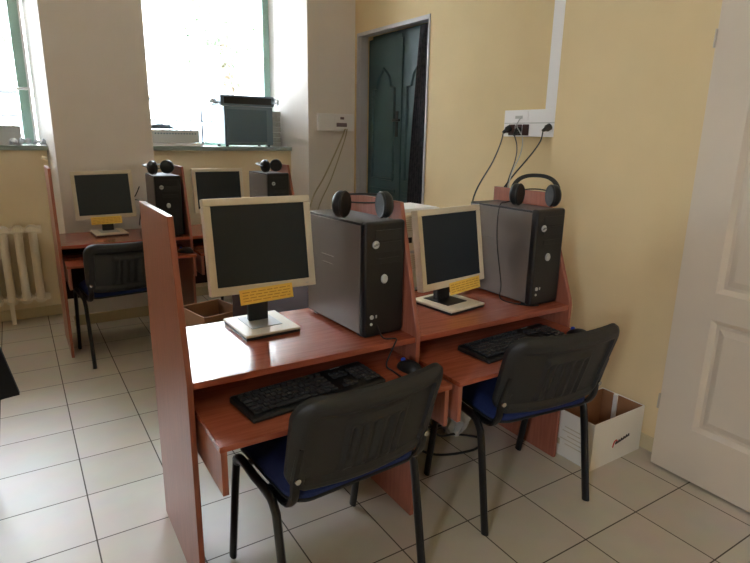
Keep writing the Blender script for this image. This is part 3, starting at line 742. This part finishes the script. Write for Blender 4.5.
# mains plugs and leads
def lead(name, label, start, d, pts, r=.0042, m=M_black):
    t = thing(name, label, 'cable')
    if d:
        b = B(); plug_bm(b, start, d); obj('plug', b, M_black, t)
    b = B(); add_tube(b, pts, r, 6); obj('cord', b, m, t)
PX = XW - .055
lead('power_lead', 'black plug and cord at the left end of the wall sockets, hanging behind the tower', (PX, 2.745, 1.567), (-1, .3, -.6), [(PX - .045, 2.755, 1.54), (2.62, 2.66, 1.475), (2.36, 2.45, 1.37), (1.97, 2.165, 1.21), (1.96, 2.16, 1.0)])
lead('power_lead', 'black plug and cord at the right end of the wall trunking, curving towards the headphones', (PX, 2.415, 1.575), (-1, .2, -.5), [(PX - .045, 2.425, 1.545), (2.66, 2.375, 1.49), (2.52, 2.31, 1.415), (2.24, 2.19, 1.285), (2.16, 2.17, 1.20), (2.14, 2.17, 1.0)])
lead('power_lead', 'thin dark cord hanging straight down from the middle wall socket', (PX, 2.665, 1.56), (-1, 0, -.9), [(PX - .04, 2.665, 1.53), (2.66, 2.56, 1.46), (2.50, 2.41, 1.38), (2.20, 2.17, 1.25), (2.15, 2.16, 1.0)], .0036)
lead('network_cable', 'thin grey cable hanging from the network outlet beside the plugs', None, None, [(XW - .052, 2.66, 1.63), (XW - .11, 2.63, 1.58), (2.67, 2.53, 1.51), (2.53, 2.40, 1.42), (2.23, 2.18, 1.28), (2.19, 2.165, 1.0)], .003, M_grey)
b = B(); add_tube(b, [(1.94, 1.83, ZTOP + .02), (1.895, 1.86, ZTOP + .012), (1.862, 1.87, ZTOP - .01), (1.856, 1.865, 1.05), (1.857, 1.82, .85), (1.845, 1.80, ZSH + .006), (1.87, 1.68, ZSH + .005), (1.92, 1.64, ZSH + .006)], .0026, 6)
tag(obj('headphone_cable', b, M_black), 'black headphone cable running down the side of the tower by the wall', 'cable')
b = B(); add_tube(b, [(1.075, 1.676, .84), (1.078, 1.655, .80), (1.085, 1.63, ZSH + .005), (1.12, 1.605, ZSH + .005), (1.10, 1.586, ZSH - .01), (1.06, 1.575, .70), (1.075, 1.55, ZT + .004), (1.07, 1.48, ZT + .004)], .003, 6)
tag(obj('headphone_cable', b, M_black), 'black cable from the nearest tower over the shelf edge to the tray', 'cable')
b = B(); add_tube(b, [(.80, 4.62, 1.10), (.76, 4.64, 1.02), (.70, 4.65, 1.0), (.80, 4.66, .98), (.78, 4.64, .80)], .004, 6); tag(obj('monitor_cable', b, M_black), 'black cable between the left back monitor and its tower', 'cable')
random.seed(5)
b = B(); add_tube(b, [(1.35, 2.1, .35), (1.42, 2.0, .12), (1.55, 1.9, .012), (1.75, 1.82, .012), (1.86, 1.88, .012), (1.78, 1.98, .012), (1.6, 1.95, .10), (1.55, 2.09, .4)], .006, 6); tag(obj('cable_loop', b, M_black), 'black cable looping on the floor under the right half of the front desk', 'cable')
b = B(); add_tube(b, [(1.30, 2.05, .30), (1.45, 1.95, .18), (1.62, 1.90, .15), (1.72, 2.0, .22), (1.7, 2.1, .42)], .005, 6); tag(obj('cable_loop', b, M_black), 'black cable hanging in a slack curve below the right front tray', 'cable')
b = B(); t = bmesh.new(); bmesh.ops.create_icosphere(t, subdivisions=4, radius=1)
from mathutils import noise
for v in t.verts:
    n = noise.fractal(v.co * 2.2, 1.0, 2.0, 3); v.co *= 1 + .35 * n
    v.co = Vector((v.co.x * .075, v.co.y * .07, max(0.0, v.co.z * .10 + .09)))
merge(b, t); tag(obj('plastic_bag', b, M_bag, None, True, (1.80, 2.02, .001)), 'pale crumpled bag on the floor among cables under the front desk', 'bag')

# jacket hanging over a chair beyond the left edge
ch4 = dup(ch1, 'black stacking chair at the left edge carrying a dark jacket', (-.50, 2.46, 0), math.radians(0))
t = bmesh.new(); nx, nz = 20, 20; G = []
for j in range(nz + 1):
    v = j / nz; row = []
    for i in range(nx + 1):
        u = i / nx
        z = .635 + .34 * v; x = -.86 + u * (.780 - .06 * v) + .03 * (1 - v) * math.cos(u * 5)
        y = 2.10 + .03 * math.sin(u * 14) * (1 - v * .6) - .025 * (1 - v); row.append((x, y, z))
    G.append(row)
A = [[t.verts.new(p) for p in r] for r in G]; Bq = [[t.verts.new((p[0], p[1] + .03, p[2])) for p in r] for r in G]
for j in range(nz):
    for i in range(nx):
        t.faces.new((A[j][i], A[j][i + 1], A[j + 1][i + 1], A[j + 1][i])); t.faces.new((Bq[j][i], Bq[j + 1][i], Bq[j + 1][i + 1], Bq[j][i + 1]))
    t.faces.new((A[j][nx], Bq[j][nx], Bq[j + 1][nx], A[j + 1][nx])); t.faces.new((A[j][0], A[j + 1][0], Bq[j + 1][0], Bq[j][0]))
for i in range(nx):
    t.faces.new((A[0][i], Bq[0][i], Bq[0][i + 1], A[0][i + 1])); t.faces.new((A[nz][i], A[nz][i + 1], Bq[nz][i + 1], Bq[nz][i]))
bmesh.ops.recalc_face_normals(t, faces=list(t.faces)); b = B(); merge(b, t)
tag(obj('jacket', b, M_navy), 'dark jacket draped over a chair back at the left edge', 'jacket')

# ------------------------------------------------------------------ light
w = bpy.data.worlds.new('daylight'); S.world = w; w.use_nodes = True
bg = w.node_tree.nodes['Background']; bg.inputs['Color'].default_value = (0.82, 0.86, 1.0, 1); bg.inputs['Strength'].default_value = 26.0
def portal(loc, rot, sx, sy):
    l = bpy.data.lights.new('window_portal', 'AREA'); l.shape = 'RECTANGLE'; l.size = sx; l.size_y = sy; l.cycles.is_portal = True
    o = bpy.data.objects.new('window_portal', l); COL.objects.link(o); o.location = loc; o.rotation_euler = rot
portal((-.47, 5.80, 2.2), (-PI / 2, 0, 0), 1.4, 1.7); portal((1.68, 5.80, 2.2), (-PI / 2, 0, 0), 1.35, 1.7)

portal((XL - .08, (WA + WB) / 2, (WZ0 + WZ1) / 2), (0, -PI / 2, 0), WZ1 - WZ0, WB - WA)  # portal of the added fill window
# ------------------------------------------------------------------ camera
R = [[0.84517728, -0.11964511, 0.52092265], [-0.53421665, -0.22004009, 0.81620765], [0.01696861, -0.96812572, -0.2498893]]
cam = bpy.data.cameras.new('camera'); co = bpy.data.objects.new('camera', cam); COL.objects.link(co)
m = Matrix.Identity(4)
for i in range(3):
    m[i][0] = R[i][0]; m[i][1] = -R[i][1]; m[i][2] = -R[i][2]
m[2][3] = 1.5
co.matrix_world = m
cam.sensor_width = 36; cam.lens = 561.76 / 750 * 36; cam.clip_start = .05; cam.clip_end = 200
S.camera = co
S.cycles.max_bounces = 12; S.cycles.diffuse_bounces = 8; S.cycles.sample_clamp_indirect = 0
S.view_settings.view_transform = 'Standard'; S.view_settings.look = 'None'; S.view_settings.gamma = 1; S.view_settings.exposure = 0.75
S.view_settings.use_curve_mapping = False
